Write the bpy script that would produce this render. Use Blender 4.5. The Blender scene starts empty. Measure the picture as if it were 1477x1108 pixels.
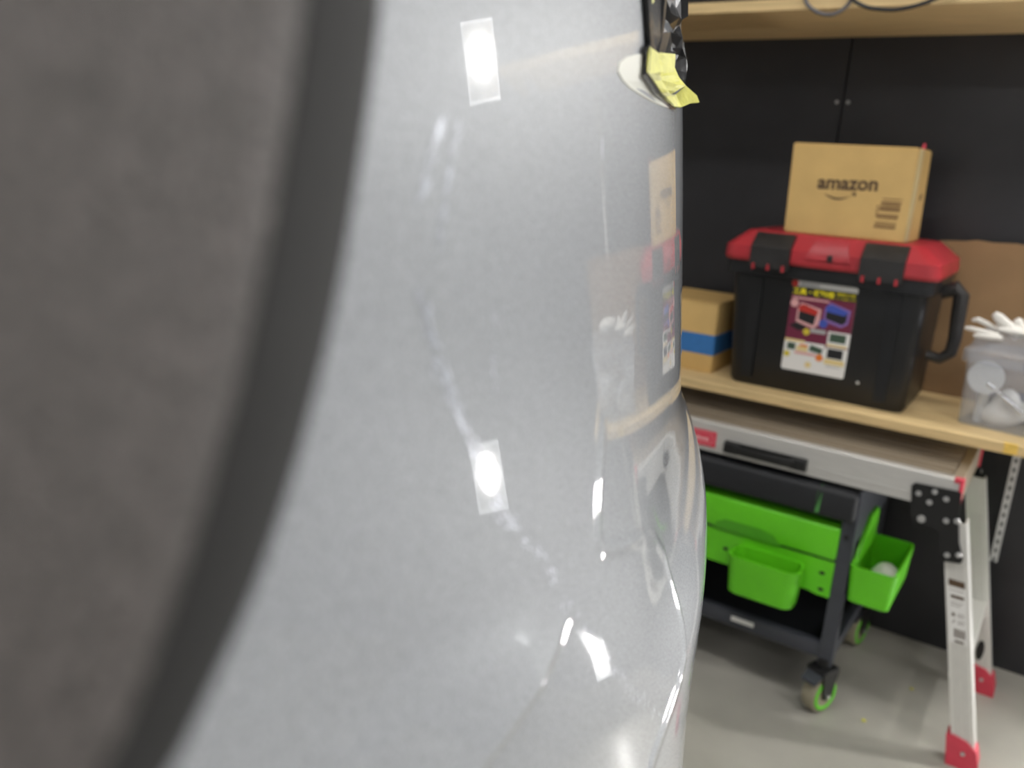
import bpy, bmesh, math, random
import numpy as np
from mathutils import Vector, Matrix
random.seed(7); np.random.seed(7)
S = bpy.context.scene
COL = S.collection
H = 1.25                                   # camera height
FPX = 1220.0
# ---------------------------------------------------------------- camera
def _n(v): v = np.array(v, float); return v/np.linalg.norm(v)
_X = -_n([-1888, 447, -FPX]); _Y = _n([853, 274, -FPX]); _Z = np.cross(_X, _Y); _Y = np.cross(_Z, _X)
R = np.array([_X, _Y, _Z])                 # world = R @ camera
EYE = np.array([0, 0, H])
cam = bpy.data.cameras.new('camera'); co = bpy.data.objects.new('camera', cam); COL.objects.link(co)
M4 = Matrix.Identity(4)
for i in range(3):
    for j in range(3): M4[i][j] = R[i][j]
    M4[i][3] = EYE[i]
co.matrix_world = M4
cam.sensor_width = 36; cam.sensor_fit = 'HORIZONTAL'; cam.lens = FPX/1477*36
cam.clip_start = .004; cam.clip_end = 50
cam.dof.use_dof = True; cam.dof.focus_distance = .42; cam.dof.aperture_fstop = 10.5
S.camera = co
# ---------------------------------------------------------------- world, lights, exposure
W = bpy.data.worlds.new('world'); S.world = W; W.use_nodes = True
W.node_tree.nodes['Background'].inputs[0].default_value = (.9, .95, 1, 1)
W.node_tree.nodes['Background'].inputs[1].default_value = .25
S.view_settings.view_transform = 'Standard'; S.view_settings.look = 'None'
S.view_settings.gamma = 1; S.view_settings.use_curve_mapping = False
S.view_settings.exposure = 0.6
CEIL_L = 20.0          # radiance of the ceiling panels
LAMP_CORE = (700, 220, 210)   # radiance of the LED cores of the three work lamps
# ---------------------------------------------------------------- materials
def mat(name, col, rough=.5, metal=0, noise=0, nscale=30, bump=0, bscale=200, spec=.5, coat=0, emit=None, estr=0, stretch=None, col2=None):
    m = bpy.data.materials.new(name); m.use_nodes = True
    nt = m.node_tree; b = nt.nodes['Principled BSDF']
    b.inputs['Base Color'].default_value = (*col, 1)
    b.inputs['Roughness'].default_value = rough; b.inputs['Metallic'].default_value = metal
    b.inputs['Specular IOR Level'].default_value = spec
    b.inputs['Coat Weight'].default_value = coat; b.inputs['Coat Roughness'].default_value = .02
    if emit:
        b.inputs['Emission Color'].default_value = (*emit, 1); b.inputs['Emission Strength'].default_value = estr
    tc = nt.nodes.new('ShaderNodeTexCoord')
    def tex(scale, detail=4):
        t = nt.nodes.new('ShaderNodeTexNoise'); t.inputs['Scale'].default_value = scale; t.inputs['Detail'].default_value = detail
        if stretch:
            mp = nt.nodes.new('ShaderNodeMapping'); mp.inputs['Scale'].default_value = stretch
            nt.links.new(tc.outputs['Object'], mp.inputs[0]); nt.links.new(mp.outputs[0], t.inputs[0])
        else: nt.links.new(tc.outputs['Object'], t.inputs[0])
        return t
    if noise:
        t = tex(nscale); r = nt.nodes.new('ShaderNodeValToRGB')
        c1 = [max(0, c*(1-noise)) for c in col]; c2 = col2 or [min(1, c*(1+noise)) for c in col]
        r.color_ramp.elements[0].position = .3; r.color_ramp.elements[0].color = (*c1, 1)
        r.color_ramp.elements[1].position = .7; r.color_ramp.elements[1].color = (*c2, 1)
        nt.links.new(t.outputs[0], r.inputs[0]); nt.links.new(r.outputs[0], b.inputs['Base Color'])
    if bump:
        t = tex(bscale); bp = nt.nodes.new('ShaderNodeBump'); bp.inputs['Strength'].default_value = bump; bp.inputs['Distance'].default_value = .001
        nt.links.new(t.outputs[0], bp.inputs['Height']); nt.links.new(bp.outputs[0], b.inputs['Normal'])
    return m
MT = {}
MT['silver'] = mat('silver_paint', (.440, .462, .495), .5, .06, .22, 1300, coat=1, spec=.3)
MT['flare'] = mat('flare_plastic', (.050, .043, .041), .5, 0, .4, 1000, .8, 1500, col2=(.165, .145, .138))
MT['scratch'] = mat('scratched_paint', (.66, .70, .78), .35, .2)
MT['film'] = mat('black_film', (.012, .012, .013), .2, 0, bump=.5, bscale=60)
MT['greyfilm'] = mat('grey_film', (.25, .25, .26), .25, .3)
MT['ytape'] = mat('yellow_tape', (.72, .70, .13), .6, 0, .08, 200, .3, 500)
MT['ytape_shade'] = mat('yellow_tape_shaded', (.50, .48, .12), .6, 0, .08, 200, .3, 500)  # darker copy of the tape, shade put in on some facets
MT['primer'] = mat('cream_patch', (.78, .78, .70), .55, coat=.3)
MT['rubber'] = mat('rubber', (.02, .02, .02), .8, 0, .2, 40)  # tyre rubber; also serves the shade painted along the arch edge
MT['wood'] = mat('pine', (.64, .47, .235), .6, 0, .16, 7, .1, 60, stretch=(1, 14, 14))
MT['woodend'] = mat('pine_stain', (.72, .48, .10), .6, 0, .15, 60)
MT['wall'] = mat('black_board', (.021, .021, .0245), .38, 0, .25, 5, .15, 120)
MT['floor'] = mat('concrete', (.36, .345, .305), .45, 0, .14, 3.5, .1, 60)
MT['white'] = mat('white_wall', (.75, .75, .75), .8, 0, .03, 4)
MT['card'] = mat('cardboard', (.60, .40, .15), .75, 0, .07, 12, .1, 90)
MT['cardside'] = mat('cardboard_seam_tape', (.55, .43, .22), .5, 0, .05, 12)
MT['cardbrown'] = mat('brown_cardboard', (.27, .165, .08), .8, 0, .12, 8, .1, 60)
MT['ink'] = mat('ink', (.09, .055, .03), .8)
MT['ink2'] = mat('ink_faded', (.23, .13, .055), .8)
MT['bluetape'] = mat('blue_tape', (.035, .17, .46), .5, 0, .06, 60)
MT['boxblack'] = mat('toolbox_black', (.008, .0085, .010), .38, 0, .25, 9, .15, 300)
MT['boxgrey'] = mat('toolbox_latch', (.022, .021, .021), .45, 0, .2, 30)
MT['red'] = mat('toolbox_red', (.42, .028, .038), .42, 0, .15, 14, .1, 200)
MT['alu'] = mat('aluminium', (.62, .61, .585), .38, .45, .07, 9, .1, 200, stretch=(2, 60, 60))
MT['aluv'] = mat('aluminium_leg', (.72, .71, .68), .36, .35, .06, 9, stretch=(60, 60, 2))
MT['deck'] = mat('deck_aluminium', (.36, .30, .225), .42, .4, .1, 9, stretch=(2, 60, 60))
MT['redcap'] = mat('red_cap', (.62, .05, .085), .45, 0, .08, 30)
MT['redlabel'] = mat('red_label', (.66, .035, .075), .4)
MT['pink'] = mat('pale_print', (.85, .42, .44), .5)
MT['bracket'] = mat('black_steel', (.008, .008, .0085), .4)
MT['bolt'] = mat('steel_rivet', (.55, .55, .55), .35, .7)
MT['green'] = mat('green_plastic', (.125, .57, .012), .38, 0, .05, 14)
MT['cartgrey'] = mat('cart_grey_steel', (.060, .064, .078), .42, .3, .1, 20)
MT['cartblack'] = mat('cart_black', (.010, .011, .014), .6, 0, .2, 60)
MT['strap'] = mat('green_strap', (.06, .22, .05), .7)
MT['tread'] = mat('caster_tread', (.30, .27, .19), .6, 0, .1, 40)
MT['chrome'] = mat('chrome', (.8, .8, .8), .18, 1)
MT['paper'] = mat('paper_white', (.78, .77, .75), .6)
MT['glove'] = mat('glove_knit', (.72, .70, .66), .9, 0, .05, 200, .5, 700)
MT['cap'] = mat('white_plastic', (.72, .72, .70), .45)
MT['dark'] = mat('dark_cloth', (.05, .05, .085), .8, 0, .3, 60)
MT['bag'] = mat('crumpled_plastic', (.75, .73, .68), .4, 0, .08, 40, .5, 60)
MT['cablegrey'] = mat('cable_grey', (.12, .115, .125), .45)
MT['cableblack'] = mat('cable_black', (.02, .02, .022), .45)
MT['std'] = mat('standard_white', (.72, .72, .72), .4)
MT['crumb'] = mat('yellow_crumb', (.70, .66, .06), .7)
for k, c in dict(maroon=(.16, .018, .05), yel=(.80, .68, .01), red2=(.50, .03, .02), blu=(.05, .09, .42), blk=(.012, .012, .014),
                 org=(.75, .20, .03), crm=(.75, .60, .28), pnk=(.70, .38, .38), grn=(.05, .09, .06), gry=(.4, .4, .4), ylw2=(.62, .50, .04), pur=(.24, .14, .40)).items():
    MT['s_'+k] = mat('print_'+k, c, .5)
def emissive(name, col, s):
    return mat(name, (.8, .8, .8), .5, emit=col, estr=s)
def clear_plastic():
    m = bpy.data.materials.new('frosted_clear_plastic'); m.use_nodes = True; nt = m.node_tree
    out = nt.nodes['Material Output']; b = nt.nodes['Principled BSDF']
    b.inputs['Base Color'].default_value = (.90, .91, .93, 1); b.inputs['Roughness'].default_value = .3
    t = nt.nodes.new('ShaderNodeBsdfTransparent'); t.inputs[0].default_value = (.93, .94, .96, 1)
    mx = nt.nodes.new('ShaderNodeMixShader')
    no = nt.nodes.new('ShaderNodeTexNoise'); no.inputs['Scale'].default_value = 25
    mr = nt.nodes.new('ShaderNodeMapRange'); mr.inputs[3].default_value = .09; mr.inputs[4].default_value = .17
    nt.links.new(no.outputs[0], mr.inputs[0]); nt.links.new(mr.outputs[0], mx.inputs[0])
    nt.links.new(t.outputs[0], mx.inputs[1]); nt.links.new(b.outputs[0], mx.inputs[2]); nt.links.new(mx.outputs[0], out.inputs[0])
    return m
MT['clear'] = clear_plastic()
# ---------------------------------------------------------------- helpers
def tag(o, label=None, cat=None, group=None, kind=None):
    if label: o['label'] = label
    if cat: o['category'] = cat
    if group: o['group'] = group
    if kind: o['kind'] = kind
    return o
def thing(name, label, cat, loc, group=None):
    o = bpy.data.objects.new(name, None); COL.objects.link(o); o.location = loc; o.empty_display_size = .05
    return tag(o, label, cat, group)
def wloc(o):
    v = Vector((0, 0, 0))
    while o: v = v+o.location; o = o.parent
    return v
class B:
    """collects world-space geometry for ONE mesh object"""
    def __init__(s): s.bm = bmesh.new(); s.mi = 0; s.xf = None
    def _done(s, verts):
        if s.xf is not None: bmesh.ops.transform(s.bm, matrix=s.xf, verts=verts)
        return s
    def _faces(s, fs):
        for f in fs: f.material_index = s.mi
    def box(s, x0, x1, y0, y1, z0, z1, bev=0, seg=2):
        r = bmesh.ops.create_cube(s.bm, size=1); vs = r['verts']
        for v in vs:
            v.co.x = x0 if v.co.x < 0 else x1; v.co.y = y0 if v.co.y < 0 else y1; v.co.z = z0 if v.co.z < 0 else z1
        fs = set(f for v in vs for f in v.link_faces); s._faces(fs)
        if bev:
            es = list(set(e for v in vs for e in v.link_edges))
            r2 = bmesh.ops.bevel(s.bm, geom=es, offset=bev, segments=seg, affect='EDGES', profile=.5)
            vs = list(set(v for f in r2['faces'] for v in f.verts)); s._faces(r2['faces'])
            for v in list(vs):
                for f in v.link_faces: f.material_index = s.mi
                vs += [w for f in v.link_faces for w in f.verts]
            vs = list(set(vs))
        return s._done(vs)
    def hexa(s, p8):
        """8 corners: bottom ring 4, top ring 4"""
        v = [s.bm.verts.new(p) for p in p8]
        fs = [s.bm.faces.new([v[i] for i in q]) for q in ((3, 2, 1, 0), (4, 5, 6, 7), (0, 1, 5, 4), (1, 2, 6, 5), (2, 3, 7, 6), (3, 0, 4, 7))]
        s._faces(fs); return s._done(v)
    def loft(s, rings, caps=(True, True), closed=True):
        vr = [[s.bm.verts.new(p) for p in r] for r in rings]; n = len(rings[0]); fs = []
        for a, b in zip(vr[:-1], vr[1:]):
            for i in range(n if closed else n-1): fs.append(s.bm.faces.new((a[i], a[(i+1) % n], b[(i+1) % n], b[i])))
        if caps[0]: fs.append(s.bm.faces.new(vr[0][::-1]))
        if caps[1]: fs.append(s.bm.faces.new(vr[-1]))
        s._faces(fs); return s._done([v for r in vr for v in r])
    def prism(s, pts, d):
        """planar polygon extruded by vector d"""
        d = Vector(d); return s.loft([[Vector(p) for p in pts], [Vector(p)+d for p in pts]])
    def cyl(s, a, b, r, n=16, r2=None):
        a = Vector(a); b = Vector(b); d = (b-a).normalized(); u = d.orthogonal().normalized(); w = d.cross(u); r2 = r if r2 is None else r2
        ring = lambda c, rr: [c+(u*math.cos(t)+w*math.sin(t))*rr for t in [2*math.pi*i/n for i in range(n)]]
        return s.loft([ring(a, r), ring(b, r2)])
    def torus(s, c, axis, R_, r, n=32, m=10, sy=1):
        c = Vector(c); d = Vector(axis).normalized(); u = d.orthogonal().normalized(); w = d.cross(u); vr = []
        for i in range(n):
            t = 2*math.pi*i/n; e = u*math.cos(t)+w*math.sin(t)
            vr.append([s.bm.verts.new(c+e*(R_+r*math.cos(p))+d*(r*sy*math.sin(p))) for p in [2*math.pi*j/m for j in range(m)]])
        fs = []
        for i in range(n):
            for j in range(m): fs.append(s.bm.faces.new((vr[i][j], vr[(i+1) % n][j], vr[(i+1) % n][(j+1) % m], vr[i][(j+1) % m])))
        s._faces(fs); return s._done([v for r_ in vr for v in r_])
    def tube(s, pts, r, n=8):
        pts = [Vector(p) for p in pts]; rings = []
        for i, p in enumerate(pts):
            d = (pts[min(i+1, len(pts)-1)]-pts[max(i-1, 0)]).normalized(); u = d.cross(Vector((.13, .95, .2))).normalized(); w = d.cross(u)
            rr = r[i] if isinstance(r, (list, tuple)) else r
            rings.append([p+(u*math.cos(t)+w*math.sin(t))*rr for t in [2*math.pi*k/n for k in range(n)]])
        return s.loft(rings)
    def quad(s, *p):
        v = [s.bm.verts.new(q) for q in p]; s._faces([s.bm.faces.new(v)]); return s._done(v)
    def sphere(s, c, r, sc=(1, 1, 1), sub=2):
        rr = bmesh.ops.create_icosphere(s.bm, subdivisions=sub, radius=r)
        for v in rr['verts']: v.co = Vector(c)+Vector((v.co.x*sc[0], v.co.y*sc[1], v.co.z*sc[2]))
        s._faces(set(f for v in rr['verts'] for f in v.link_faces)); return s._done(rr['verts'])
    def make(s, name, mats, parent=None, ang=35, label=None, kind=None, recalc=True):
        if recalc: bmesh.ops.recalc_face_normals(s.bm, faces=s.bm.faces)
        me = bpy.data.meshes.new(name); s.bm.to_mesh(me); s.bm.free()
        o = bpy.data.objects.new(name, me); COL.objects.link(o)
        for m in (mats if isinstance(mats, (list, tuple)) else [mats]): me.materials.append(MT[m] if isinstance(m, str) else m)
        if ang:
            me.shade_smooth(); me.set_sharp_from_angle(angle=math.radians(ang))
        if parent is not None:
            me.transform(Matrix.Translation(-wloc(parent))); o.parent = parent
        if label: o['label'] = label
        if kind: o['kind'] = kind
        return o
def recentre(o, base=None):
    """origin of a single-mesh thing to its base"""
    me = o.data; n = len(me.vertices); c = np.zeros(n*3); me.vertices.foreach_get('co', c); c = c.reshape(-1, 3)
    p = Vector(((c[:, 0].min()+c[:, 0].max())/2, (c[:, 1].min()+c[:, 1].max())/2, c[:, 2].min()))
    me.transform(Matrix.Translation(-p)); o.location = p; return o
def rotz(a, c): return Matrix.Translation(c) @ Matrix.Rotation(a, 4, 'Z') @ Matrix.Translation(-Vector(c))
def ray(px, py): return R @ np.array([px-738.5, -(py-554.), -FPX])/FPX
def PY(px, py, y): r = ray(px, py); return Vector(EYE+r*(y/r[1]))
def PD(px, py, d): return Vector(EYE+ray(px, py)*d)
def panel_depth(px, py):
    q = hit_panel(min(px, 972), py); p = pt(np.array([q[0]]), np.array([q[1]]))[0]; return float((p-EYE) @ (R @ np.array([0, 0, -1.0])))
def rrect(x0, x1, y0, y1, r, n=4):
    pts = []
    for cx, cy, a in ((x1-r, y0+r, -90), (x1-r, y1-r, 0), (x0+r, y1-r, 90), (x0+r, y0+r, 180)):
        for k in range(n+1):
            t = math.radians(a+90*k/n); pts.append((cx+r*math.cos(t), cy+r*math.sin(t)))
    return pts
def text_mesh(body, name, matr, parent, width, origin, axis_u=(1, 0, 0), axis_v=(0, 0, 1), bold=.0, shear=0, depth=.0004):
    c = bpy.data.curves.new(name, 'FONT'); c.body = body; c.size = 1; c.offset = bold; c.shear = shear; c.extrude = .002; c.resolution_u = 4
    o = bpy.data.objects.new(name, c); COL.objects.link(o)
    dg = bpy.context.evaluated_depsgraph_get(); me = bpy.data.meshes.new_from_object(o.evaluated_get(dg))
    bpy.data.objects.remove(o); bpy.data.curves.remove(c)
    n = len(me.vertices); v = np.zeros(n*3); me.vertices.foreach_get('co', v); v = v.reshape(-1, 3)
    s = width/(v[:, 0].max()-v[:, 0].min()); x = (v[:, 0]-v[:, 0].min())*s; y = (v[:, 1])*s; zz = (v[:, 2]-v[:, 2].min())
    zz = zz/max(zz.max(), 1e-9)*depth
    u = np.array(axis_u); w = np.array(axis_v); nn = np.cross(u, w)
    P = np.array(origin)+x[:, None]*u+y[:, None]*w+zz[:, None]*nn
    me.vertices.foreach_set('co', P.ravel()); me.update()
    me.materials.clear(); me.materials.append(MT[matr])
    o = bpy.data.objects.new(name, me); COL.objects.link(o)
    me.transform(Matrix.Translation(-wloc(parent))); o.parent = parent
    return o
# ================================================================ setting
b = B(); b.box(-3.2, 3.0, -3.0, 2.55, -.06, 0); tag(b.make('floor', 'floor', ang=0), kind='structure')
b = B(); b.box(-3.2, 3.0, -3.0, 2.55, 2.7, 2.76); tag(b.make('ceiling', 'white', ang=0), kind='structure')
wb = bpy.data.objects.new('wall_back', None); COL.objects.link(wb); wb.location = (0, 2.45, 0); tag(wb, kind='structure')
b = B(); b.box(-3.2, 3.0, 2.455, 2.55, 0, 2.7); b.make('wall_core', 'cartblack', wb, ang=0)
for x0, x1 in ((-3.2, -1.53), (-1.527, -.6195), (-.6155, .29), (.293, 1.2), (1.203, 3.0)):
    b = B(); b.box(x0, x1, 2.44, 2.455, .0, 2.7, .001, 1); b.make('wall_board', 'wall', wb)
for x in (-.633, -.604):
    b = B(); b.cyl((x, 2.441, 1.443), (x, 2.436, 1.443), .0055, 12, .004); b.make('screw', 'bolt', wb)
b = B(); b.box(-3.26, -3.2, -3, 2.55, 0, 2.7); tag(b.make('wall_left', 'white', ang=0), kind='structure')
b = B(); b.box(3.0, 3.06, -3, 2.55, 0, 2.7); tag(b.make('wall_right', 'white', ang=0), kind='structure')
b = B(); b.box(-3.2, 3.0, -3.06, -3.0, 0, 2.7); tag(b.make('wall_front', 'white', ang=0), kind='structure')
# ceiling lamps, out of view; the right one set to brighten the paint
em = emissive('ceiling_led', (1, .985, .96), CEIL_L)
for k, (x, y, lb) in enumerate(((-.6, .75, 'long white ceiling lamp above the back shelves'), (.95, 1.0, 'long white unseen ceiling lamp placed right of the car for more light'),
                            (.2, -1.5, 'long white ceiling lamp behind the camera'), (1.9, -1.3, 'long white ceiling lamp nearest the front right corner'))):
    t = thing('ceiling_lamp', lb, 'lamp', (x, y, 2.7), 'ceiling lamps of the garage')
    b = B(); b.box(x-.62, x+.62, y-.09, y+.09, 2.655, 2.70, .004); b.make('housing', 'std', t)
    b = B(); b.box(x-.60, x+.60, y-.075, y+.075, 2.645, 2.655); b.make('diffuser', em, t, ang=0)
# ================================================================ car
az = math.atan2(ray(984, 400)[0], ray(984, 400)[1]); DS = .45; RHO = 3.1*DS
_d = np.array([math.sin(az), math.cos(az), 0]); _nr = np.array([_d[1], -_d[0], 0]); CC = _d*DS-_nr*RHO
_zs = np.array([.2, .80, .90, .957, 1.005, 1.029, 1.047, 1.065, 1.074, 1.089, 1.103, 1.126, 1.154, 1.195, 1.23, 1.282, 1.337, 1.45, 1.6, 1.9])
_ws = np.array([-.10, .006, .0165, .0220, .0255, .0275, .0286, .0288, .0267, .0198, .0122, .0066, .0042, 0, -.0036, -.0095, -.0167, -.031, -.055, -.12])
_fz = np.arange(.25, 1.85, .001); _fw = np.interp(_fz, _zs, _ws)
_k = np.exp(-.5*(np.arange(-30, 31)/7.0)**2); _k /= _k.sum()
_fw = np.convolve(np.pad(_fw, 30, mode='reflect', reflect_type='odd'), _k, 'valid')
def wz(z, th):
    base = -.003-.125*(z-1.22); g = np.clip((th-.245)/.085, 0, 1); g = g*g*(3-2*g)
    q = np.clip((1.29-z)/.14, 0, 1); bulge = (np.interp(z, _fz, _fw)-base)*q*q*(3-2*q)
    t_ = np.clip((1.165-z)/.04, 0, None); ex = .0036*np.where(t_ < 1, t_*t_/2, t_-.5)
    return np.interp(z, _fz, _fw)-bulge*(1-g)+ex*(1-g)
def hit_panel(px, py, off=0.0):
    v = ray(px, py); ts = np.linspace(.02, .9, 9000); P = EYE+v*ts[:, None]
    val = np.hypot(P[:, 0]-CC[0], P[:, 1]-CC[1])-(RHO+wz(P[:, 2], np.arctan2(P[:, 1]-CC[1], P[:, 0]-CC[0]))+off); g = np.where((val[:-1] > 0) & (val[1:] <= 0))[0]
    i = g[0] if len(g) else int(np.argmin(val)); p = P[i]
    return math.atan2(p[1]-CC[1], p[0]-CC[0]), p[2]
def pt(th, z, off=0.0):
    r = RHO+wz(z, th)+off; return np.stack([CC[0]+r*np.cos(th), CC[1]+r*np.sin(th), z+0*th], -1)
def seg_dist(s, z, path):
    """distance of points (s,z) to polyline and the signed side"""
    best = np.full(s.shape, 1e9); par = np.zeros(s.shape); L = 0
    for (a, b_) in zip(path[:-1], path[1:]):
        d = np.array(b_)-np.array(a); ll = np.hypot(*d); t_ = np.clip(((s-a[0])*d[0]+(z-a[1])*d[1])/(ll*ll), 0, 1)
        q = np.hypot(s-a[0]-d[0]*t_, z-a[1]-d[1]*t_); m = q < best; best = np.where(m, q, best); par = np.where(m, L+t_*ll, par); L += ll
    return best, par, L
def sz(path, off=0): return [(lambda q: (q[0]*RHO, q[1]))(hit_panel(x, y, off)) for x, y in path]
CREASE = sz([(872, 590), (868, 650), (863, 720), (862, 775), (870, 792), (895, 788), (925, 775), (945, 779), (958, 800), (972, 850), (984, 900), (988, 945), (980, 985), (962, 1040), (938, 1108)])
REFL_ARC = sz([(380, 1090), (500, 1000), (560, 945), (650, 882), (720, 855), (780, 845), (812, 850)])
REFL_EDGE = sz([(812, 850), (822, 885), (800, 950), (750, 1030), (690, 1108), (600, 1230)])
def nonuni(segs):
    out = []
    for a, b_, st in segs: out += list(np.arange(a, b_, st))
    return np.array(out+[segs[-1][1]])
def panel_off(th, z):
    s = th*RHO
    d, par, L = seg_dist(s, z, CREASE)
    o = .0007*np.exp(-(d/.0019)**2)*np.clip(par/.01, 0, 1)
    # low swelling shaped to imitate a lighter reflection, dropping back at its edge
    da, _, _ = seg_dist(s, z, REFL_ARC); de, _, _ = seg_dist(s, z, REFL_EDGE)
    poly = REFL_ARC+REFL_EDGE[1:]+[(REFL_ARC[0][0], .85)]
    ins = np.zeros(s.shape, bool); n = len(poly); j = n-1
    for i in range(n):
        (xi, yi), (xj, yj) = poly[i], poly[j]
        c = ((yi > z) != (yj > z)) & (s < (xj-xi)*(z-yi)/(yj-yi+1e-12)+xi); ins ^= c; j = i
    f = da/(da+de+1e-6)*np.minimum(1, da/.012); ap = np.hypot(s-REFL_EDGE[0][0], z-REFL_EDGE[0][1]); f = f*np.clip((ap-.002)/.022, 0, 1)**1.5
    o = o+np.where(ins, .0026*f*np.clip(de/.0012, 0, 1), 0)
    return o
ths = nonuni([(-.42, .0, .02), (.0, .13, .004), (.13, .34, .0011), (.34, .46, .006), (.46, .9, .03)])
zz = nonuni([(.30, .86, .03), (.86, .94, .006), (.94, 1.30, .0015), (1.30, 1.42, .006), (1.42, 1.75, .03)])
TH, ZZ = np.meshgrid(ths, zz); V = pt(TH, ZZ, panel_off(TH, ZZ)); nz, nt_ = TH.shape
idx = np.arange(nz*nt_).reshape(nz, nt_)
F = np.stack([idx[:-1, :-1], idx[:-1, 1:], idx[1:, 1:], idx[1:, :-1]], -1).reshape(-1, 4)
car = thing('car', 'silver grey car seen close along its side with scratched paint', 'car', (-.35, -.1, 0))
def np_mesh(name, V, F, m, parent, smooth=True, solid=None):
    me = bpy.data.meshes.new(name); me.from_pydata((V.reshape(-1, 3)-np.array(wloc(parent))).tolist(), [], F.tolist())
    o = bpy.data.objects.new(name, me); COL.objects.link(o); o.parent = parent
    for k in (m if isinstance(m, list) else [m]): me.materials.append(MT[k])
    if smooth: me.shade_smooth()
    if solid:
        md = o.modifiers.new('thickness', 'SOLIDIFY'); md.thickness = solid; md.offset = -1
    me.update(); return o
np_mesh('bumper_panel', V, F, 'silver', car, solid=.002)
# dark wheel arch flare
FE = [(552, -120), (551, 0), (532, 150), (502, 350), (472, 500), (432, 650), (382, 800), (305, 950), (215, 1108), (120, 1260)]
FH = .032
fe = [hit_panel(x, y, FH) for x, y in FE]
fz = np.array([q[1] for q in fe])[::-1]; ft = np.array([q[0] for q in fe])[::-1]
zr = np.linspace(fz.min(), fz.max(), 90); te = np.interp(zr, fz, ft)
te = np.convolve(np.pad(te, 6, mode='reflect', reflect_type='odd'), np.ones(13)/13, 'valid')
us = np.concatenate([np.linspace(-.004, .026, 30), np.linspace(.03, .6, 40)])
prof = np.where(us < .026, -.003+(FH+.003)*np.sqrt(np.clip(1-(1-(us+.004)/.03)**2, 0, 1)), FH+.004*np.clip((us-.026)/.2, 0, 1))
def project(V):
    c = (V-EYE) @ R; return 738.5+FPX*c[..., 0]/-c[..., 2], 554-FPX*c[..., 1]/-c[..., 2], -c[..., 2]
fpy = np.array([y for _, y in FE], float); fpx = np.array([x for x, _ in FE], float)
for _ in range(40):       # settle the arch line so that its rounded edge runs where it stands on the car
    TF = te[:, None]-us[None, :]/RHO; V = pt(TF, zr[:, None]+0*TF, prof[None, :]+0*TF)
    x_, y_, d_ = project(V); x_ = np.where(d_ > .01, x_, -9999)
    k_ = x_.argmax(1); xm = x_[np.arange(len(k_)), k_]; ym = y_[np.arange(len(k_)), k_]
    dlt = np.clip(np.interp(ym, fpy, fpx)-xm, -80, 80)
    te = te+dlt*.00004; te = np.convolve(np.pad(te, 4, mode='reflect', reflect_type='odd'), np.ones(9)/9, 'valid')
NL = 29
for nm, c0, c1, m_, lb in (('arch_flare', NL, len(us), 'flare', 'dark grey textured plastic wheel arch flare'), ('arch_edge_shade', 0, NL+1, 'rubber', 'wheel arch edge with its shade put in as black')):  # second band is black to put in the shade on the rounded edge
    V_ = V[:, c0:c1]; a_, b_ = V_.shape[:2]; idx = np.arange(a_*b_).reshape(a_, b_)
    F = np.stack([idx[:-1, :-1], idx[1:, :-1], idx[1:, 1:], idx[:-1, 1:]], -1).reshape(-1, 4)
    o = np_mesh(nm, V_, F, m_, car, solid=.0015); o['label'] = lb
# scratches
def scratch(path, n, jit, ln, wd, name='scratch_marks', ang=None):
    P = sz(path); P = np.array(P); L = np.concatenate([[0], np.cumsum(np.hypot(*np.diff(P, axis=0).T))]); vs, fs = [], []
    for k in range(n):
        q = random.random()*L[-1]; s_, z_ = np.interp(q, L, P[:, 0]), np.interp(q, L, P[:, 1])
        s_ += random.gauss(0, jit); z_ += random.gauss(0, jit); i = min(np.searchsorted(L, q), len(P)-1); i = max(i, 1)
        d = P[i]-P[i-1]; a = math.atan2(d[1], d[0])+random.gauss(0, .35) if ang is None else ang+random.gauss(0, .2)
        l_ = ln*random.uniform(.4, 1.3); w_ = wd*random.uniform(.5, 1.4); c, s2 = math.cos(a), math.sin(a); base = len(vs)
        for (x, y) in ((-l_, 0), (0, -w_), (l_, 0), (0, w_)):
            S_, Z_ = np.array([s_+x*c-y*s2]), np.array([z_+x*s2+y*c]); vs.append(pt(S_/RHO, Z_, panel_off(S_/RHO, Z_)+.00015)[0])
        fs.append([base, base+1, base+2, base+3])
    o = np_mesh(name, np.array(vs), np.array(fs), 'scratch', car, smooth=False); o['kind'] = 'stuff'; return o
scratch([(605, 425), (622, 490), (645, 555), (668, 615), (690, 650)], 70, .0011, .0016, .00022)
scratch([(712, 725), (745, 765), (775, 800), (800, 835)], 60, .0010, .0010, .00022)
scratch([(812, 860), (840, 905), (900, 985), (955, 1040)], 70, .0014, .0012, .0002, ang=1.3)
scratch([(640, 165), (626, 220), (608, 290)], 26, .0006, .0020, .0002)
scratch([(668, 155), (655, 210), (640, 300), (632, 360)], 24, .0006, .0020, .00018)
scratch([(868, 205), (868, 222)], 10, .0001, .0016, .0003, ang=1.57)
scratch([(712, 460), (712, 575)], 14, .0008, .0012, .0002)
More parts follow.
